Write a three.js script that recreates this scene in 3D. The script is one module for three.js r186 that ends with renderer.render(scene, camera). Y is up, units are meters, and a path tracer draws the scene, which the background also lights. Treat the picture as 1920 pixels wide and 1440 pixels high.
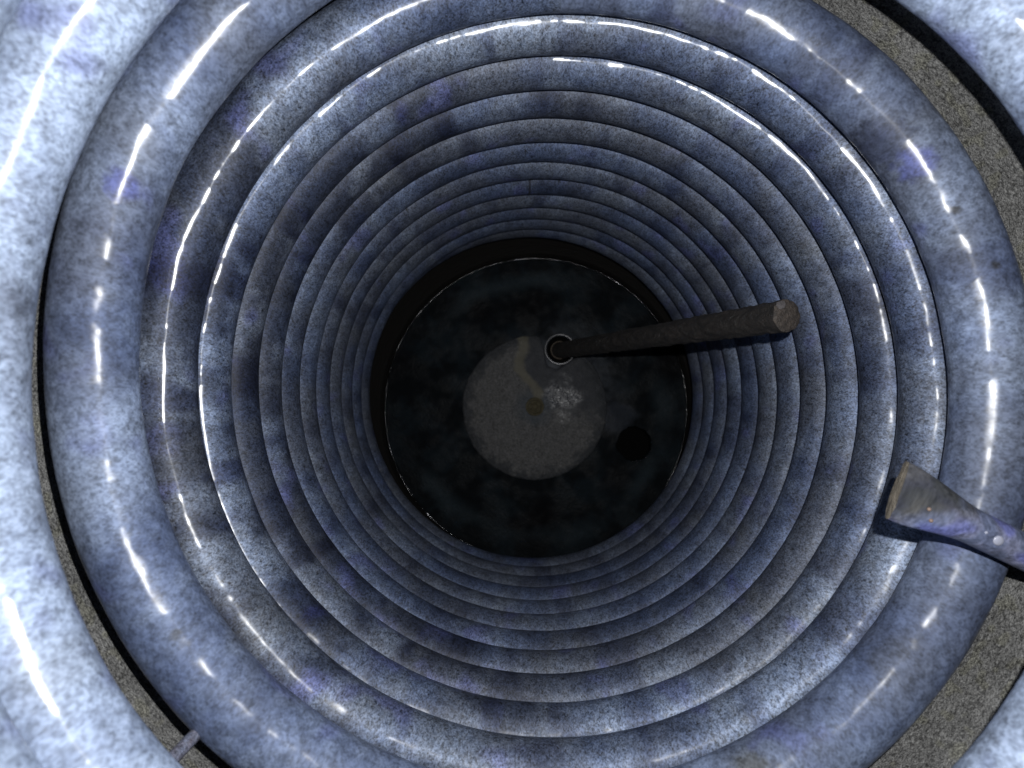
import * as THREE from 'three';
import { ImprovedNoise } from 'three/addons/math/ImprovedNoise.js';
import { mergeVertices } from 'three/addons/utils/BufferGeometryUtils.js';

// ---------------------------------------------------------------- camera, light, exposure
const scene = new THREE.Scene();
scene.background = new THREE.Color(0x000000);
const camera = new THREE.PerspectiveCamera(2 * Math.atan(720 / 1050) * 180 / Math.PI, 4 / 3, 0.01, 20);
camera.position.set(-0.0400, -0.0288, -0.0013);
camera.lookAt(-0.0400, -0.0288 + 0.0455, -0.0013 - 0.99896);
camera.focus = 0.56;
camera.userData.fStop = 6;
const renderer = new THREE.WebGLRenderer({ antialias: true });
renderer.toneMapping = THREE.LinearToneMapping;
renderer.toneMappingExposure = 1;
renderer.shadowMap.enabled = true;

const TORCH = new THREE.Vector3(-0.004, 0.0131, 0.0006);      // the lamp that is held just beside the camera
const beam = new THREE.SpotLight(0xffffff, 1.25, 0, 1.4, 0.5, 2);
beam.name = 'torch_light';
beam.position.copy(TORCH);
beam.target.position.set(-0.02, 0.0, -1);
beam.castShadow = true;
beam.shadow.radius = 0.16;
beam.shadow.mapSize.set(2048, 2048);
beam.shadow.camera.near = 0.02;
scene.add(beam, beam.target);

// ---------------------------------------------------------------- helpers
const S = 0.3;                                             // inside radius of the coil, metres
let seed = 7;
const rnd = () => { seed = (seed * 1664525 + 1013904223) >>> 0; return seed / 4294967296; };
const perlin = new ImprovedNoise();
const N = (x, y, z) => perlin.noise(x + 37.3, y + 91.7, z + 15.1);
const sstep = (a, b, x) => { const t = Math.min(1, Math.max(0, (x - a) / (b - a))); return t * t * (3 - 2 * t); };
const lerp = (a, b, t) => a + (b - a) * t;
const mix3 = (a, b, t) => [lerp(a[0], b[0], t), lerp(a[1], b[1], t), lerp(a[2], b[2], t)];

// periodic value noise on an n x n lattice
function lattice(n) { const v = new Float32Array(n * n); for (let i = 0; i < v.length; i++) v[i] = rnd(); return { n, v }; }
function tap(l, u, v) {
  const n = l.n, x = u * n, y = v * n, ix = Math.floor(x), iy = Math.floor(y);
  let fx = x - ix, fy = y - iy; fx = fx * fx * (3 - 2 * fx); fy = fy * fy * (3 - 2 * fy);
  const a = ((ix % n) + n) % n, b = (a + 1) % n, c = ((iy % n) + n) % n, d = (c + 1) % n;
  return lerp(lerp(l.v[c * n + a], l.v[c * n + b], fx), lerp(l.v[d * n + a], l.v[d * n + b], fx), fy);
}
function texture(size, fn, srgb = false) {
  const data = new Uint8Array(size * size * 4);
  for (let j = 0; j < size; j++) for (let i = 0; i < size; i++) {
    const c = fn((i + 0.5) / size, (j + 0.5) / size), k = (j * size + i) * 4;
    const r = Array.isArray(c) ? c : [c, c, c];
    for (let m = 0; m < 3; m++) {
      let x = Math.min(1, Math.max(0, r[m]));
      if (srgb) x = x <= 0.0031308 ? x * 12.92 : 1.055 * Math.pow(x, 1 / 2.4) - 0.055;
      data[k + m] = Math.round(x * 255);
    }
    data[k + 3] = 255;
  }
  const t = new THREE.DataTexture(data, size, size);
  t.wrapS = t.wrapT = THREE.RepeatWrapping;
  t.magFilter = THREE.LinearFilter; t.minFilter = THREE.LinearMipmapLinearFilter; t.generateMipmaps = true;
  if (srgb) t.colorSpace = THREE.SRGBColorSpace;
  t.needsUpdate = true;
  return t;
}
function repeated(t, r) { const c = t.clone(); c.repeat.set(r, r); c.needsUpdate = true; return c; }

function add(o, name, parent, userData) {
  o.name = name; o.castShadow = o.receiveShadow = true;
  if (userData) Object.assign(o.userData, userData);
  parent.add(o);
  return o;
}
function mesh(geometry, material, name, parent, userData) { return add(new THREE.Mesh(geometry, material), name, parent, userData); }
// grid surface: fn(i, j) -> {p:[x,y,z], n?, uv:[u,v], c?}
function gridGeometry(nu, nv, fn, flip) {
  const pos = [], nor = [], uv = [], col = [], idx = [];
  for (let i = 0; i <= nu; i++) for (let j = 0; j <= nv; j++) {
    const q = fn(i, j);
    pos.push(...q.p); uv.push(...q.uv);
    if (q.n) nor.push(...q.n);
    if (q.c) col.push(...q.c);
  }
  const w = nv + 1;
  for (let i = 0; i < nu; i++) for (let j = 0; j < nv; j++) {
    const a = i * w + j, b = a + w;
    if (flip) idx.push(a, a + 1, b, b, a + 1, b + 1); else idx.push(a, b, a + 1, b, b + 1, a + 1);
  }
  const g = new THREE.BufferGeometry();
  g.setAttribute('position', new THREE.Float32BufferAttribute(pos, 3));
  g.setAttribute('uv', new THREE.Float32BufferAttribute(uv, 2));
  if (col.length) g.setAttribute('color', new THREE.Float32BufferAttribute(col, 3));
  g.setIndex(idx);
  if (nor.length) g.setAttribute('normal', new THREE.Float32BufferAttribute(nor, 3)); else g.computeVertexNormals();
  return g;
}

// ---------------------------------------------------------------- materials
const L8 = lattice(8), L16 = lattice(16), L32 = lattice(32), L64 = lattice(64), L128 = lattice(128), L256 = lattice(256), L512 = lattice(512), L900 = lattice(900);
// oxide grain on the tubes, 0.6 m a tile
const grain = texture(2048, (u, v) => {
  const fine = tap(L900, u, v), mid = tap(L512, v, u), c = tap(L256, u, v), d = tap(L128, v, u);
  let g = 0.60 + 1.6 * (0.34 * fine + 0.38 * mid + 0.20 * c + 0.08 * d - 0.5);
  g *= 1 - 0.32 * sstep(0.62, 0.85, tap(L512, u + 0.31, v + 0.77)) * (0.4 + 0.6 * c);
  g = Math.max(0.06, g + 0.25 * sstep(0.70, 0.95, tap(L512, u + 0.13, v + 0.55)));
  const warm = (tap(L256, u + 0.5, v + 0.2) - 0.5) * 0.05;
  return [g + warm * 0.8, g, g - warm];
}, true);
const softGrain = texture(1024, (u, v) => {
  const g = 0.74 + 1.15 * (0.45 * tap(L512, u, v) + 0.35 * tap(L256, v, u) + 0.2 * tap(L128, u, v) - 0.5);
  return [g * 0.985, g, g * 1.01];
}, true);
const polish = texture(1024, (u, v) => {                     // where the oxide skin is still glassy
  const p = 0.26 * tap(L16, u, v) + 0.34 * tap(L32, v, u) + 0.26 * tap(L64, u, v) + 0.14 * tap(L128, v, u);
  return 0.04 + 0.96 * sstep(0.55, 0.44, p) * (0.75 + 0.5 * (tap(L256, u, v) - 0.5));
});
const relief = texture(2048, (u, v) => 0.34 * tap(L64, u, v) + 0.26 * tap(L128, v, u) + 0.22 * tap(L256, u, v) + 0.12 * tap(L512, v, u) + 0.06 * tap(L900, u, v));
const M = {};
M.tube = new THREE.MeshPhysicalMaterial({ color: 0xffffff, vertexColors: true, map: grain, roughness: 0.6, metalness: 0.36, ior: 1.5, bumpMap: relief, bumpScale: 0.00055, clearcoat: 0.42, clearcoatMap: polish, clearcoatRoughness: 0.16 });
M.tube.name = 'blue_oxide_steel';
M.litPowder = M.tube.clone(); M.litPowder.metalness = 0.08; M.litPowder.roughness = 0.7; M.litPowder.map = softGrain; M.litPowder.name = 'lit_powdery_oxide_steel';  // pale deposit, with the brightness of turns close to the torch painted in
M.litPowder.clearcoatRoughness = 0.20; M.near = M.litPowder.clone(); M.near.clearcoatRoughness = 0.23; M.near.clearcoat = 0.55; M.near.metalness = 0.14; M.near.color.setRGB(0.80, 0.80, 0.84); M.near.name = 'lit_chalky_oxide_steel';  // next turn in: chalky deposit, also painted lighter as if more strongly lit
M.dull = M.tube.clone(); M.dull.clearcoat = 0; M.dull.clearcoatMap = null; M.dull.name = 'dull_oxide_steel';
const stone = texture(1024, (u, v) => {
  const f = 0.36 * tap(L512, u, v) + 0.34 * tap(L256, v, u) + 0.2 * tap(L128, u, v) + 0.1 * tap(L32, u, v);
  let g = 0.15 + (f - 0.5) * 0.42;
  g *= 1 - 0.5 * sstep(0.62, 0.8, tap(L128, v + 0.3, u + 0.1));
  const y = sstep(0.6, 0.85, tap(L32, u + 0.4, v)) * 0.18; g *= 0.86 + 0.5 * (tap(L16, u, v) - 0.3) * tap(L8, v, u);
  return [g * (1 + 0.1 * y), g * (1 + 0.06 * y), g * (0.98 - y * 0.6)];
}, true);
const stoneRelief = texture(1024, (u, v) => 0.4 * tap(L256, u, v) + 0.35 * tap(L128, v, u) + 0.25 * tap(L512, u, v));
M.casing = new THREE.MeshStandardMaterial({ map: repeated(stone, 1), bumpMap: stoneRelief, bumpScale: 0.0012, roughness: 0.92 });
M.soot = new THREE.MeshPhysicalMaterial({ specularIntensity: 0.15, color: new THREE.Color(0.007, 0.0065, 0.006), roughness: 0.85, bumpMap: stoneRelief, bumpScale: 0.002 });
M.bead = new THREE.MeshStandardMaterial({ color: new THREE.Color(0.09, 0.09, 0.095), roughness: 0.15, metalness: 0.9 });
M.void = new THREE.MeshPhysicalMaterial({ specularIntensity: 0.1, color: new THREE.Color(0.002, 0.002, 0.002), roughness: 0.9 });

// ---------------------------------------------------------------- the coil
const TUBE = 0.08843, PITCH = 0.188143;                      // in inside radii of the coil
const KNOTS = [[-20, 28.099], [0.35, 7.76], [0.5, 7.60], [0.65, 7.44], [0.75, 7.27], [0.89, 7.0], [0.95, 6.90], [1.0, 6.82], [1.07, 6.56], [1.12, 6.51], [1.18, 6.42], [1.25, 6.14], [1.37, 5.77], [1.42, 5.67], [1.6, 5.47], [1.75, 5.22], [1.87, 5.13], [2.0, 5.22], [2.1, 5.22], [2.2, 5.06], [2.37, 4.78], [2.6, 4.48], [2.9, 4.17], [3.08, 4.09], [3.4, 3.77], [9, -1.83]];
function knot(t) {
  let k = 1; while (k < KNOTS.length - 1 && KNOTS[k][0] < t) k++;
  const [a, x] = KNOTS[k - 1], [b, y] = KNOTS[k];
  return lerp(x, y, (t - a) / (b - a));
}
const depth = (t) => { let s = 0; for (let k = -3; k <= 3; k++) s += knot(t + k * 0.012); return (s / 7) * PITCH; };
const T0 = -11.22, T1 = 4.87;
function coilPoint(t, psi) {
  const ph = 2 * Math.PI * t, ex = -Math.cos(ph), ey = Math.sin(ph);
  const along = t * 2 * Math.PI * 1.08;
  const wob = 0.0030 * N(along * 0.9, 3.1, 0.5) + 0.0018 * N(along * 2.6, 8.1, 2.5);
  const cx = Math.cos(psi), sx = Math.sin(psi);
  const a = TUBE + 0.0016 * N(along * 3.2, cx * 1.4, sx * 1.4 + 40) + 0.0009 * N(along * 8, cx * 3 + 9, sx * 3) + 0.00034 * N(along * 26, cx * 3.4 + 20, sx * 3.4);
  const rho = 1 + TUBE + wob + 0.10 * sstep(-10.65, -11.15, t) - a * cx, z = depth(t) + a * sx;
  return [rho * ex * S, rho * ey * S, -z * S];
}
const GREY = [0.116, 0.135, 0.185], PALE = [0.41, 0.50, 0.66], BLUE = [0.102, 0.138, 0.242], NAVY = [0.020, 0.028, 0.060], VIOLET = [0.125, 0.145, 0.37], LIT_CHALK = [0.375, 0.45, 0.60], WARM = [0.130, 0.140, 0.150];  // the chalk tone mixes pale deposit with painted light of the nearest turns
// dark pits and round stains on the nearest whole turn: place along, place round, radius in metres, colour
const SPOTS = [[0.438, -1.05, 0.0042, [0.03, 0.03, 0.028]], [0.462, -1.42, 0.0034, [0.03, 0.03, 0.03]], [0.683, -0.62, 0.015, [0.12, 0.125, 0.12]], [0.905, -1.0, 0.0045, [0.10, 0.11, 0.13]], [1.06, -0.9, 0.011, [0.09, 0.11, 0.33]], [0.40, -0.25, 0.026, [0.035, 0.045, 0.085]], [0.415, -0.75, 0.014, [0.10, 0.12, 0.33]]];
function oxide(t, psi) {
  const s = t * 2.04, w = psi * 0.0243;                    // metres along and round the tube
  const a = s * 11, b = w * 11;
  const q = N(a, b, 0.3) + 0.55 * N(a * 2.3, b * 2.1, 5.2) + 0.3 * N(a * 5.1, b * 4.7, 9.4) + 0.22 * N(a * 13, b * 12, 3.3);
  const fr = t - Math.floor(t), left = sstep(0.34, 0.10, Math.min(fr, 1 - fr));
  const litPowder = 0.42 * sstep(-2.0, -1.5, t) + 0.42 * sstep(0.62, 0.95, t) + 0.35 * sstep(1.3, 1.7, t), sooty = 0.6 * left * sstep(0.25, 0.05, t) * sstep(-4.5, -3, t);  // pale powder stepped up on nearer turns, painting the torch falloff into colour
  let c = mix3(GREY, BLUE, sstep(-0.45, 0.55, N(a * 0.7 + 30, b * 0.8, 7.7) + 0.5 * N(a * 2.7 + 3, b * 2.5, 1.7)));
  const f2 = 0.30 * N(a * 9, b * 9, 4.4) + 0.25 * N(a * 22, b * 22, 4.4);
  c = mix3(c, PALE, 0.28 * sstep(-0.1, 1.0, q + f2) + 0.50 * litPowder * sstep(-0.95, 0.75, q + 0.9 * f2));
  c = mix3(c, LIT_CHALK, 0.85 * sstep(1.18, 1.32, t) * sstep(-1.3, 0.45, 0.7 * q + 1.1 * f2));  // nearest turns paler still: deposit plus painted close light
  c = mix3(c, NAVY, (0.42 + 0.5 * sooty) * sstep(0.12, 0.7, -q + sooty - 0.6 * litPowder + 0.35 * N(s * 9, w * 3, 21.7) + 0.5 * f2));
  c = mix3(c, WARM, 0.32 * sstep(0.25, 0.65, N(s * 16 + 7, w * 15, 33.1) + 0.25 * N(s * 60, w * 60, 3.8)));
  c = mix3(c, VIOLET, 0.55 * sstep(0.30, 0.80, N(s * 23, w * 27, 51.3) + 0.45 * N(s * 62, w * 60, 13.8)));
  // bands across the tube where scale has come away
  const band = sstep(0.12, 0.5, N(s * 27, w * 2.2, 71.9) + 0.25 * N(s * 70, w * 30, 11.8));
  c = mix3(c, [c[0] * 0.36, c[1] * 0.38, c[2] * 0.5], Math.min(1, (0.62 + 0.6 * sooty) * (1 - 0.75 * sstep(0.5, 0.9, t))) * band);
  if (t > 0.3 && t < 1.2) for (const [st, sp, r, col] of SPOTS) {
    const d = Math.hypot((t - st) * 2.04, (psi - sp) * 0.0265) / r + 0.35 * N(s * 120, w * 120, 5.5) + 0.25 * N(s * 260, w * 260, 8.5);
    if (d < 1.3) c = mix3(c, col, 0.8 * sstep(1.15, 0.55, d));
  }
  const fl = 1 + 0.20 * N(s * 95, w * 95, 2.2) + 0.14 * N(s * 210, w * 210, 6.2);
  return [c[0] * fl, c[1] * fl, c[2] * fl];
}
const coil = add(new THREE.Group(), 'tube_coil', scene, { label: 'long blue-grey steel tube wound into a coil, forming the ribbed round tunnel', category: 'tube coil' });
coil.position.set(0, 0, -0.6);
const OFF = 0.6;
const sub3 = (a, b) => [a[0] - b[0], a[1] - b[1], a[2] - b[2]];
function coilTurn(t0, t1, nu, nv) {
  return gridGeometry(nu, nv, (i, j) => {
    const t = lerp(t0, t1, i / nu), psi = -Math.PI + (j / nv) * 2 * Math.PI, e = 0.0004, k = 0.02;
    const p = coilPoint(t, psi), du = sub3(coilPoint(t + e, psi), coilPoint(t - e, psi)), dv = sub3(coilPoint(t, psi + k), coilPoint(t, psi - k));
    let n = [du[1] * dv[2] - du[2] * dv[1], du[2] * dv[0] - du[0] * dv[2], du[0] * dv[1] - du[1] * dv[0]];
    const l = Math.hypot(...n); n = n.map((x) => x / l);
    const ph = 2 * Math.PI * t;
    const dir = [-Math.cos(psi) * -Math.cos(ph), -Math.cos(psi) * Math.sin(ph), -Math.sin(psi)];
    if (n[0] * dir[0] + n[1] * dir[1] + n[2] * dir[2] < 0) n = n.map((x) => -x);
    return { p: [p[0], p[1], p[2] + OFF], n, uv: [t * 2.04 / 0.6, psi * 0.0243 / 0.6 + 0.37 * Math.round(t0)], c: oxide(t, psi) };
  }, true);
}
const cuts = [T0]; for (let t = -10.75; t < T1; t++) cuts.push(t); cuts.push(T1);   // a turn runs from top to top
for (let k = 0; k + 1 < cuts.length; k++) {
  const near = cuts[k] > -5, len = cuts[k + 1] - cuts[k];
  mesh(coilTurn(cuts[k], cuts[k + 1], Math.round((cuts[k] > 0 && cuts[k] < 3 ? 1000 : near ? 640 : 420) * len), cuts[k] > 0 && cuts[k] < 3 ? 84 : near ? 48 : 40), cuts[k] > 1 ? M.litPowder : cuts[k] > 0 ? M.near : cuts[k] > -2 ? M.tube : M.dull, 'coil_turn', coil);
}
// closed ends of the tube
function tubeEnd(t, name) {
  const pos = [], idx = [], uv = [], col = [];
  const c = [0, 0, 0], ring = [];
  for (let j = 0; j < 40; j++) { const p = coilPoint(t, j / 40 * 2 * Math.PI); ring.push(p); for (let m = 0; m < 3; m++) c[m] += p[m] / 40; }
  pos.push(c[0], c[1], c[2] + OFF); uv.push(0, 0); col.push(0.1, 0.1, 0.12);
  ring.forEach((p, j) => { pos.push(p[0], p[1], p[2] + OFF); uv.push(j / 40, 1); col.push(0.1, 0.1, 0.12); idx.push(0, 1 + j, 1 + (j + 1) % 40); });
  const g = new THREE.BufferGeometry();
  g.setAttribute('position', new THREE.Float32BufferAttribute(pos, 3));
  g.setAttribute('uv', new THREE.Float32BufferAttribute(uv, 2));
  g.setAttribute('color', new THREE.Float32BufferAttribute(col, 3));
  g.setIndex(idx); g.computeVertexNormals();
  return mesh(g, M.tube, name, coil);
}
tubeEnd(T0, 'end_cap'); tubeEnd(T1, 'end_cap');

// weld where two lengths of tube were joined, far up the tunnel
function weld(t, a, b) {
  return gridGeometry(10, 26, (i, j) => {
    const psi = lerp(a, b, j / 26), e = (i / 10 - 0.5) * 2, tt = t + e * 0.0009 + 0.0003 * N(j * 0.9, 3, 3);
    const p = coilPoint(tt, psi), ph = 2 * Math.PI * tt, h = 0.0010 * Math.sqrt(Math.max(0, 1 - e * e)) * (1 + 0.5 * N(j * 0.8, 5, 7)) - 0.0003;
    const d = [Math.cos(psi) * Math.cos(ph), -Math.cos(psi) * Math.sin(ph), -Math.sin(psi)];
    return { p: [p[0] + d[0] * h, p[1] + d[1] * h, p[2] + d[2] * h + OFF], uv: [i * 0.003, j * 0.006], c: [0.05, 0.055, 0.08] };
  }, true);
}
mesh(weld(-6.757, -1.6, 1.6), M.tube, 'weld_seam', coil);

// spacer pin between the two nearest turns, at lower left
{
  const az = Math.atan2(-0.2485, -0.2546), rho = 0.345, R = 0.0042;
  const g = gridGeometry(60, 20, (i, j) => {
    const u = i / 60, q = j / 20 * 2 * Math.PI, z = lerp(-0.385, -0.285, u);
    let r = R * (1 + 0.10 * N(u * 9, Math.cos(q), Math.sin(q) + 3));
    if (u < 0.05) r *= Math.sqrt(Math.max(0, 1 - Math.pow(1 - u / 0.05, 2)));
    const x = rho + r * Math.cos(q), y = r * Math.sin(q), f = 0.8 + 0.5 * N(u * 14, q, 9);
    return { p: [x * Math.cos(az) - y * Math.sin(az), x * Math.sin(az) + y * Math.cos(az), z + OFF], uv: [u * 0.2, q * 0.01], c: mix3([0.30, 0.34, 0.46], [0.26, 0.22, 0.25], f - 0.4) };
  });
  mesh(g, M.tube, 'spacer_pin', coil, { label: 'short grey pin welded between two widely spaced turns' });
}

// ---------------------------------------------------------------- casing behind the coil
{
  const g0 = 1.297 * S, zf = 0.02, zb = -1.165;
  const casing = add(new THREE.Group(), 'boiler_casing', scene, { label: 'rough speckled grey drum wall behind the widest gap between coil turns', category: 'drum casing' });
  casing.position.set(0, 0, -0.5);
  const inner = gridGeometry(240, 60, (i, j) => {
    const q = i / 240 * 2 * Math.PI, z = lerp(zf, zb, j / 60), r = g0 + 0.0012 * N(Math.cos(q) * 6, Math.sin(q) * 6, z * 14);
    return { p: [r * Math.cos(q), r * Math.sin(q), z + 0.5], uv: [q * g0 / 0.22, z / 0.22] };
  });
  mesh(inner, M.casing, 'inner_wall', casing);
  const outer = new THREE.LatheGeometry([new THREE.Vector2(g0 + 0.0006, -0.004), new THREE.Vector2(g0 + 0.016, -0.004), new THREE.Vector2(g0 + 0.016, 1.185), new THREE.Vector2(g0 + 0.002, 1.185)], 120);
  outer.rotateX(-Math.PI / 2); outer.translate(0, 0, 0.5 + 0.022);
  mesh(outer, M.casing, 'outer_shell', casing);
}

// ---------------------------------------------------------------- far end: plate, rim, disc, nozzle, ports
{
  const end = add(new THREE.Group(), 'end_plate', scene, { label: 'sooty dark round plate closing the far end of the tunnel, pale disc in its middle', category: 'end plate' });
  end.position.set(0.0056, -0.0247, -1.1423);
  end.rotation.y = -0.035;
  const RP = 0.3055;
  const H1 = [0.0525, 0.1185, 0.0285], H2 = [0.201, -0.0737, 0.036];
  // plate colour and polish, laid flat on the plate (1 m a tile)
  const disc = (x, y) => Math.hypot(x, y) + 0.006 * N(x * 40, y * 40, 2) + 0.004 * N(x * 110, y * 110, 4);
  const plateMap = texture(1024, (u, v) => {
    const x = (u - 0.5) * 0.7, y = (v - 0.5) * 0.7, r = Math.hypot(x, y);
    const q = N(x * 14, y * 14, 1) + 0.5 * N(x * 31, y * 31, 2) + 0.3 * N(x * 80, y * 80, 3);
    let c = mix3([0.0020, 0.0030, 0.0040], [0.0055, 0.0085, 0.0110], sstep(-0.3, 0.5, q));
    c = mix3(c, [0.001, 0.001, 0.0016], 0.9 * sstep(0.1, 0.6, N(x * 9 + 4, y * 9, 8) + 0.3 * q));
    // pale mineral bloom around the port and towards the middle
    const bl = sstep(0.16, 0.03, Math.hypot(x - 0.055, y - 0.055)) * sstep(-0.3, 0.5, q + 0.15);
    c = mix3(c, [0.050, 0.054, 0.062], 0.75 * bl);
    c = mix3(c, [0.020, 0.029, 0.035], 0.55 * sstep(0.03, 0.0, Math.abs(r - 0.262 - 0.012 * q)) * sstep(-0.25, 0.4, N(x * 7, y * 7, 60)));
    const h2 = Math.hypot(x - 0.165, y + 0.02); c = mix3(c, [0.026, 0.030, 0.038], 0.6 * sstep(0.04, 0.015, h2 + 0.02 * q));
    return c.map((k) => k * (0.8 + 0.5 * tap(L512, u, v)));
  }, true);
  const plateRough = texture(512, (u, v) => {
    const x = (u - 0.5) * 0.7, y = (v - 0.5) * 0.7, q = N(x * 22, y * 22, 11) + 0.5 * N(x * 60, y * 60, 12);
    return 0.5 + 0.3 * sstep(-0.4, 0.4, q) - 0.16 * sstep(0.085, 0.03, Math.hypot(x - 0.06, y - 0.03) + 0.02 * q);
  });
  const pm = new THREE.MeshPhysicalMaterial({ map: plateMap, roughness: 1, roughnessMap: plateRough, bumpMap: relief, bumpScale: 0.0011, ior: 1.4, specularIntensity: 0.2 });
  const sh = new THREE.Shape(); sh.absarc(0, 0, RP, 0, Math.PI * 2, false);
  for (const [x, y, r] of [H1, H2]) {
    const h = new THREE.Path(), rough = r === H2[2] ? 0.16 : 0;
    for (let k = 64; k >= 0; k--) { const q = k / 64 * Math.PI * 2, R = r * (1 + rough * N(Math.cos(q) * 1.7, Math.sin(q) * 1.7, 4) + 0.4 * rough * N(Math.cos(q) * 6, Math.sin(q) * 6, 4)); k === 64 ? h.moveTo(x + R, y) : k === 0 ? h.closePath() : h.lineTo(x + R * Math.cos(q), y + R * Math.sin(q)); }
    sh.holes.push(h);
  }
  const pg = new THREE.ExtrudeGeometry(sh, { depth: 0.012, bevelEnabled: true, bevelSize: 0.0015, bevelThickness: 0.0015, bevelSegments: 2, curveSegments: 96 });
  pg.translate(0, 0, -0.0135);
  const uvA = pg.attributes.uv, pA = pg.attributes.position;
  for (let i = 0; i < uvA.count; i++) uvA.setXY(i, pA.getX(i) / 0.7 + 0.5, pA.getY(i) / 0.7 + 0.5);
  mesh(pg, pm, 'plate', end);
  // ring of burnt refractory round the plate
  const wall = new THREE.LatheGeometry([[0.3090, -0.02], [0.3090, 0.004], [0.3150, 0.008], [0.400, 0.010], [0.400, -0.02]].map(([x, y]) => new THREE.Vector2(x, y)), 120);
  wall.rotateX(Math.PI / 2); wall.scale(1, 1, 1);
  mesh(wall, M.soot, 'refractory_ring', end);
  // glinting weld bead along the rim
  const bead = gridGeometry(900, 8, (i, j) => {
    const q = i / 900 * 2 * Math.PI, p = j / 8 * 2 * Math.PI;
    const r = 0.0013 * Math.max(0.05, 0.15 + 1.3 * Math.abs(N(q * 46, 1.3, 4)) + 1.1 * N(q * 9, 7.7, 4));
    const R = 0.3062 + r * Math.cos(p);
    return { p: [R * Math.cos(q), R * Math.sin(q), 0.0022 + r * Math.sin(p)], uv: [i / 90, j / 8] };
  });
  mesh(bead, M.bead, 'rim_bead', end);
  // pale rough disc
  const discMap = texture(512, (u, v) => {
    let g = 0.050 + 0.070 * (0.5 * tap(L128, u, v) + 0.5 * tap(L256, v, u) - 0.5);
    g *= 1 - 0.4 * sstep(0.6, 0.9, 0.6 * tap(L64, u, v) + 0.4 * tap(L128, v + 0.2, u)); g *= 1 + 0.5 * sstep(0.7, 0.95, tap(L256, u + 0.4, v + 0.1));
    let c = [g, g * 0.985, g * 0.97];
    const x = (u - 0.5) * 0.32, y = (v - 0.5) * 0.32;                       // yellowish run from the upper edge to the nozzle
    const cx = -0.004 - 0.03 * sstep(0.02, 0.14, y) + 0.012 * Math.sin(y * 60), st = sstep(0.016, 0.005, Math.abs(x - cx) + 0.004 * N(x * 90, y * 90, 5)) * sstep(-0.005, 0.012, y);
    const soot = sstep(-0.012, 0.02, x - cx + 0.012 * N(x * 60, y * 60, 9)) * sstep(-0.012, 0.03, y + 0.25 * x + 0.02 * N(x * 40, y * 40, 10));
    c = mix3(c, [0.013, 0.015, 0.020], 0.8 * soot);
    c = mix3(c, [0.012, 0.014, 0.017], 0.9 * sstep(0.118, 0.142, Math.hypot(x, y) + 0.016 * N(x * 45, y * 45, 12) + 0.012 * N(x * 140, y * 140, 13)));
    c = mix3(c, [0.085, 0.078, 0.055], 0.75 * st);
    const ring = sstep(0.05, 0.02, Math.hypot(x, y) + 0.01 * N(x * 50, y * 50, 6)); c = mix3(c, [0.02, 0.03, 0.04], 0.55 * ring * (1 - st));
    return c;
  }, true);
  const glaze = (x, y) => sstep(0.046, 0.020, Math.hypot(x - 0.057, (y - 0.019) * 0.9) + 0.020 * N(x * 42, y * 42, 3) + 0.011 * N(x * 110, y * 110, 4));   // glassy slag beside the nozzle
  const discRough = texture(512, (u, v) => 0.8 + 0.1 * N(u * 22, v * 22, 3) - 0.36 * glaze((u - 0.5) * 0.32, (v - 0.5) * 0.32) * (0.8 + 0.4 * tap(L64, u, v)));
  const discRelief = texture(512, (u, v) => 0.5 * tap(L64, u, v) + 0.5 * tap(L128, v, u));
  const dm = new THREE.MeshStandardMaterial({ map: discMap, roughness: 1, roughnessMap: discRough, bumpMap: discRelief, bumpScale: 0.0016 });
  const RD = 0.145;
  const dg = gridGeometry(70, 220, (i, j) => {
    const q = j / 220 * 2 * Math.PI, notch = 1 - 0.40 * Math.exp(-Math.pow((q - 1.16) / 0.26, 4)), edge = RD * notch * (1 + 0.012 * N(Math.cos(q) * 4, Math.sin(q) * 4, 2) + 0.008 * N(Math.cos(q) * 14, Math.sin(q) * 14, 5));
    const k = i / 70, r = edge * Math.min(1, k * 1.03) + (k > 0.975 ? 0.0015 : 0), h = k > 0.975 ? -0.001 : 0.0035 + 0.0012 * N(r * Math.cos(q) * 60, r * Math.sin(q) * 60, 1) - 0.002 * sstep(0.9, 0.97, k) + 0.0012 * glaze(r * Math.cos(q), r * Math.sin(q)) * Math.abs(N(r * Math.cos(q) * 70, r * Math.sin(q) * 95, 3));
    const x = r * Math.cos(q), y = r * Math.sin(q);
    return { p: [x, y, h + 0.0016], uv: [x / 0.32 + 0.5, y / 0.32 + 0.5] };
  });
  mesh(dg, dm, 'centre_disc', end, { label: 'pale grey gritty round disc' });
  // nozzle in the middle
  const brass = new THREE.MeshStandardMaterial({ color: new THREE.Color(0.075, 0.064, 0.034), roughness: 0.55, metalness: 0.2, bumpMap: discRelief, bumpScale: 0.001 });
  const noz = add(new THREE.Group(), 'nozzle', end); noz.position.set(0.001, 0.0015, 0.005);
  const lathe = (pts, n = 40) => { const g = new THREE.LatheGeometry(pts.map(([x, y]) => new THREE.Vector2(x, y)), n); g.rotateX(Math.PI / 2); return g; };
  mesh(lathe([[0.0120, 0], [0.0140, 0.006], [0.0165, 0.008], [0.0185, 0.006], [0.0190, -0.002]]), brass, 'nozzle_ring', noz);
  mesh(lathe([[0, 0.007], [0.0045, 0.007], [0.0065, 0.005], [0.0070, 0.0005], [0.0118, 0.0005]]), brass, 'nozzle_core', noz);
  for (let k = 0; k < 5; k++) { const b = new THREE.SphereGeometry(0.0022, 10, 8); b.translate(0.0095 * Math.cos(k * 1.2566), 0.0095 * Math.sin(k * 1.2566), 0.0018); mesh(b, brass, 'nozzle_stud', noz); }
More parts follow.
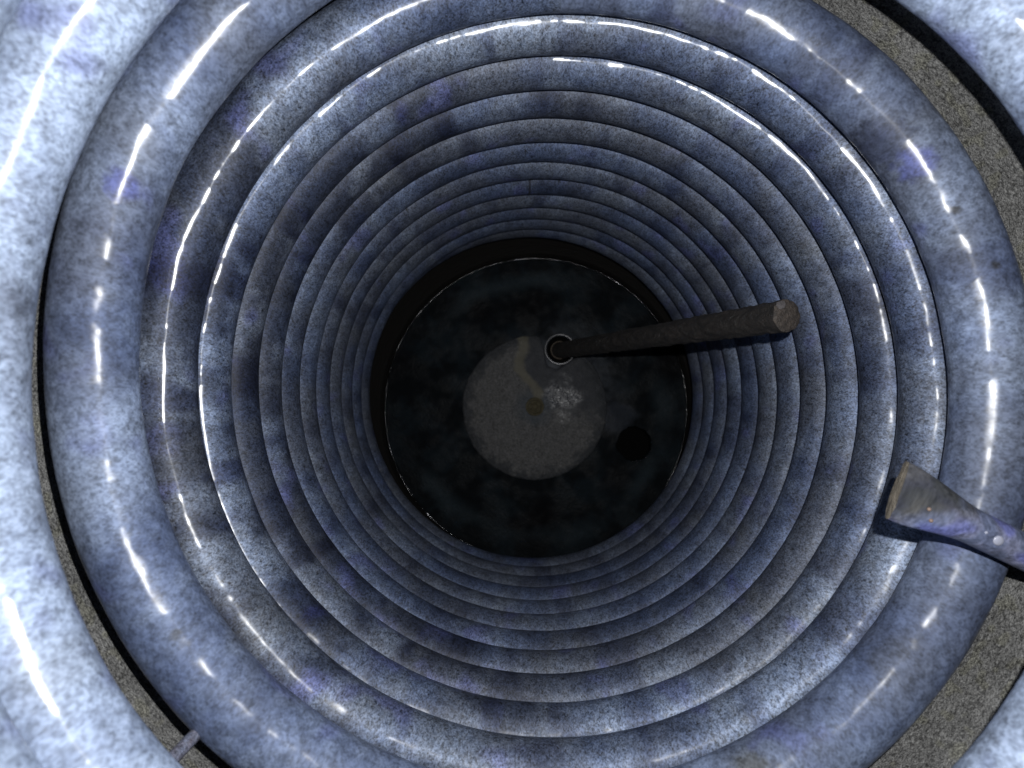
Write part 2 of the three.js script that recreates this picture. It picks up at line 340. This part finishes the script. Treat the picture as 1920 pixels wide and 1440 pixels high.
  // port collars
  const rim = new THREE.MeshStandardMaterial({ color: new THREE.Color(0.10, 0.10, 0.105), roughness: 0.3, metalness: 0.6 });
  const c1 = add(new THREE.Group(), 'probe_port', end); c1.position.set(H1[0], H1[1], 0);
  mesh(lathe([[0.0282, -0.03], [0.0282, 0.002], [0.0300, 0.004], [0.0322, 0.002], [0.0328, -0.001]], 48), rim, 'port_collar', c1);
  mesh(lathe([[0.0278, -0.032], [0.0, -0.032]], 32), M.void, 'port_bottom', c1);
  mesh(lathe([[0.0165, -0.030], [0.0165, -0.012], [0.0178, -0.011], [0.0190, -0.012], [0.0190, -0.030]], 40), new THREE.MeshStandardMaterial({ color: new THREE.Color(0.06, 0.045, 0.03), roughness: 0.6 }), 'packing_ring', c1);
  const c2 = add(new THREE.Group(), 'sight_port', end); c2.position.set(H2[0], H2[1], 0);
  mesh(lathe([[0.041, -0.05], [0.041, -0.0145], [0.046, -0.0143]], 48), M.soot, 'port_sleeve', c2);
  mesh(lathe([[0.0408, -0.05], [0.0, -0.05]], 32), M.void, 'port_bottom', c2);
  for (let k = 0; k < 6; k++) { const b = new THREE.IcosahedronGeometry(0.0016 + 0.001 * rnd(), 1); const q = -0.5 - 0.25 * k + 0.15 * rnd(); b.translate(0.0355 * Math.cos(q), 0.0355 * Math.sin(q), 0.002); mesh(mergeVertices(b), M.bead, 'scale_crumb', c2); }
}

// ---------------------------------------------------------------- probe rod from the port to the right hand wall
{
  const A = new THREE.Vector3(0.0572, 0.0935, -1.160), B = new THREE.Vector3(0.2322, 0.0640, -0.5527), R = 0.0158;
  const rod = add(new THREE.Group(), 'probe_rod', scene, { label: 'dark brown scaly rod sticking out of the end plate towards the right', category: 'rod' });
  rod.position.copy(A); rod.quaternion.setFromUnitVectors(new THREE.Vector3(0, 0, 1), B.clone().sub(A).normalize());
  const len = A.distanceTo(B);
  const crust = texture(512, (u, v) => { const g = 0.9 + 0.8 * (0.5 * tap(L64, u, v) + 0.3 * tap(L128, v, u) + 0.2 * tap(L256, u, v) - 0.5); return [g * 0.9, g * 0.84, g * 0.78]; }, true);
  const rm = new THREE.MeshStandardMaterial({ vertexColors: true, map: crust, roughness: 0.72, bumpMap: stoneRelief, bumpScale: 0.0012 });
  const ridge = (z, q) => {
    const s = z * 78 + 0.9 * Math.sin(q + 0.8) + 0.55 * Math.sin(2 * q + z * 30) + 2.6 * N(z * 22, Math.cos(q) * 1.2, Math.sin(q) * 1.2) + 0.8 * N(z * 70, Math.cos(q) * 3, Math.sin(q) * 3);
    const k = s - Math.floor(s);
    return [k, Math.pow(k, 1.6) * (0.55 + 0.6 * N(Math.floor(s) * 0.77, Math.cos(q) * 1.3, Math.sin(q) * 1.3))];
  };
  const NB = 620, NA = 72;
  const g = gridGeometry(NB, NA, (i, j) => {
    const z = len * i / NB, q = j / NA * 2 * Math.PI, [k, h] = ridge(z, q);
    const r = R * (1 + 0.03 * N(z * 12, 4, 4)) + 0.0022 * h * (0.5 + N(z * 30, Math.cos(q) * 2, Math.sin(q) * 2 + 8)) + 0.0015 * N(z * 75, Math.cos(q) * 3, Math.sin(q) * 3);
    const f = 0.75 + 0.5 * N(z * 40, Math.cos(q) * 2, Math.sin(q) * 2 + 5);
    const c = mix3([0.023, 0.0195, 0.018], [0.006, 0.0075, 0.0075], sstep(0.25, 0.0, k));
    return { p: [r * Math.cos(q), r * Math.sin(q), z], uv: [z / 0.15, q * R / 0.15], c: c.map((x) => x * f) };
  });
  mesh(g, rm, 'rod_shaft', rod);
  const cap = gridGeometry(24, NA, (i, j) => {
    const q = j / NA * 2 * Math.PI, k = 1 - i / 24, [, h] = ridge(len, q);
    const r = (R * (1 + 0.03 * N(len * 12, 4, 4)) + 0.0022 * h * (0.5 + N(len * 30, Math.cos(q) * 2, Math.sin(q) * 2 + 8)) + 0.0015 * N(len * 75, Math.cos(q) * 3, Math.sin(q) * 3)) * k;
    const zz = 0.0022 * (1 - Math.pow(k, 6)) + (k < 1 ? 0.0007 * N(r * Math.cos(q) * 260, r * Math.sin(q) * 260, 3) : 0);
    const f = 0.8 + 0.5 * N(r * Math.cos(q) * 190, r * Math.sin(q) * 190, 7);
    return { p: [r * Math.cos(q), r * Math.sin(q), len + zz], uv: [r * Math.cos(q) / 0.15, r * Math.sin(q) / 0.15], c: [0.055 * f, 0.046 * f, 0.040 * f] };
  });
  mesh(cap, rm, 'rod_end', rod);
  const flake = gridGeometry(12, 24, (i, j) => {
    const q = j / 24 * 2 * Math.PI, k = i / 12, R = 0.0042 * (1 + 0.3 * N(Math.cos(q) * 2, Math.sin(q) * 2, 6));
    return { p: [R * k * Math.cos(q) * 1.2, R * k * Math.sin(q), 0.0022 * Math.sqrt(1 - k * k)], uv: [k * 0.1, j * 0.01], c: [0.12, 0.115, 0.125] };
  });
  const fm = mesh(flake, rm, 'scale_flake', rod, { label: 'grey chip of scale at the upper edge of the rod tip' });
  fm.position.set(-0.0085, 0.0105, len + 0.0016); fm.rotation.set(-0.25, -0.35, 0.3);
}

// ---------------------------------------------------------------- flattened pipe at the right
{
  const A = new THREE.Vector3(0.3810, -0.1603, -0.3900), B = new THREE.Vector3(0.2093, -0.0804, -0.3700);
  const pipe = add(new THREE.Group(), 'flattened_pipe', scene, { label: 'blue and rusty pipe with a flattened end jutting in from the right edge', category: 'pipe' });
  pipe.position.copy(A);
  const z = B.clone().sub(A), len = z.length(); z.normalize();
  const eye = new THREE.Vector3(-0.04, -0.029, 0).sub(B).normalize();
  const y = eye.clone().addScaledVector(z, -eye.dot(z)).normalize(), x = new THREE.Vector3().crossVectors(y, z);
  pipe.quaternion.setFromRotationMatrix(new THREE.Matrix4().makeBasis(x, y, z));
  const R = 0.0120;
  const section = (u, q) => {                                // half width, half thickness along the pipe
    const k = sstep(0.66, 0.99, u), a = lerp(R, 0.0195, k), b = lerp(R, 0.0036, k), n = lerp(1, 0.55, k);
    const c = Math.cos(q), s = Math.sin(q);
    return [a * Math.sign(c) * Math.pow(Math.abs(c), n), b * Math.sign(s) * Math.pow(Math.abs(s), lerp(1, 0.7, k)) + 0.003 * k];
  };
  const rust = (px, pz, u) => {
    const q = N(px * 60, pz * 60, 4) + 0.5 * N(px * 140, pz * 140, 6);
    let c = mix3([0.12, 0.14, 0.22], [0.18, 0.19, 0.28], sstep(-0.3, 0.4, q));
    c = mix3(c, [0.11, 0.125, 0.36], 0.7 * sstep(0.1, 0.5, N(px * 70 + 4, pz * 45, 9) + 0.25 * q + 0.25 * sstep(0.5, 0.9, u)));
    const olive = sstep(0.74, 0.9, u + 0.07 * q - 9 * px);
    c = mix3(c, mix3([0.028, 0.027, 0.021], [0.060, 0.056, 0.042], sstep(-0.3, 0.5, q)), 0.92 * olive);
    const f = 1 + 0.3 * N(px * 400, pz * 400, 2); return c.map((k) => k * f);
  };
  const pm = new THREE.MeshPhysicalMaterial({ vertexColors: true, map: softGrain, roughness: 0.5, bumpMap: relief, bumpScale: 0.0008, ior: 1.6 });
  const g = gridGeometry(180, 72, (i, j) => {
    const u = i / 180, q = j / 72 * 2 * Math.PI, [a, b] = section(u, q), zz = len * u + (u > 0.9 ? 0.001 * N(q * 2, 3, 3) : 0) - 0.2 * a * sstep(0.8, 1, u);
    return { p: [a, b + 0.0004 * N(zz * 90, a * 90, 1), zz], uv: [zz / 0.6, q * R / 0.6], c: rust(a, zz, u) };
  });
  mesh(g, pm, 'pipe_body', pipe);
  const lip = new THREE.MeshStandardMaterial({ color: new THREE.Color(0.115, 0.103, 0.088), roughness: 0.7, map: crustLike(), bumpMap: stoneRelief, bumpScale: 0.0008 });
  const cut = gridGeometry(6, 72, (i, j) => {
    const q = j / 72 * 2 * Math.PI, [a, b] = section(1, q), k = 1 - i / 6;
    const cy = 0.003, zz = len + 0.001 * N(q * 2, 3, 3) * k + 0.0008 * (1 - k) - 0.2 * a * k;
    return { p: [a * k, cy + (b - cy) * k, zz], uv: [a * k / 0.08, (b - cy) * k / 0.08] };
  });
  mesh(cut, lip, 'pipe_end', pipe, { label: 'pale rusty cut end' });
  const white = new THREE.MeshPhysicalMaterial({ color: new THREE.Color(0.27, 0.28, 0.34), roughness: 0.22, ior: 1.5 });
  const blob = (u, px, r, h) => { const b = new THREE.SphereGeometry(1, 24, 16); b.scale(r, h, r * 1.1); const [, t] = section(u, Math.PI / 2); b.translate(px, t - h * 0.1, len * u); mesh(b, white, 'droplet', pipe); };
  blob(0.628, 0.0008, 0.0033, 0.0013); blob(0.682, -0.0005, 0.0010, 0.0008);
  const warm = new THREE.MeshStandardMaterial({ color: new THREE.Color(0.16, 0.11, 0.085), roughness: 0.4 });
  for (const [u, px] of [[0.86, 0.008], [0.885, 0.002]]) { const b = new THREE.IcosahedronGeometry(0.0013, 2); const [, t] = section(u, Math.PI / 2); b.translate(px, t, len * u); mesh(b, warm, 'rust_blister', pipe); }
}
function crustLike() { return texture(256, (u, v) => { const g = 0.55 + 0.9 * (0.5 * tap(L16, u, v) + 0.5 * tap(L32, v, u) - 0.35); return [g, g * 0.95, g * 0.85]; }, true); }

// ---------------------------------------------------------------- hand torch beside the camera
{
  const torch = add(new THREE.Group(), 'hand_torch', scene, { label: 'small black hand torch held beside the camera, shining down the coil', category: 'torch' });
  torch.position.copy(TORCH); torch.position.z += 0.0036;
  const black = new THREE.MeshStandardMaterial({ color: new THREE.Color(0.02, 0.02, 0.022), roughness: 0.45, metalness: 0.3 });
  const body = new THREE.LatheGeometry([[0.0, 0.12], [0.010, 0.12], [0.011, 0.118], [0.011, 0.035], [0.014, 0.022], [0.014, 0.002], [0.0135, 0.0005], [0.0085, 0.0005], [0.0075, 0.004], [0, 0.004]].map(([x, y]) => new THREE.Vector2(x, y)), 40);
  body.rotateX(Math.PI / 2);
  mesh(body, black, 'torch_body', torch);
  const lens = new THREE.CylinderGeometry(0.0042, 0.0042, 0.0012, 32); lens.rotateX(Math.PI / 2); lens.translate(0, 0, 0.0006);
  mesh(lens, new THREE.MeshStandardMaterial({ color: 0xffffff, emissive: new THREE.Color(1, 0.98, 0.95), emissiveIntensity: 6, roughness: 0.3 }), 'lamp_lens', torch);
}

renderer.render(scene, camera);
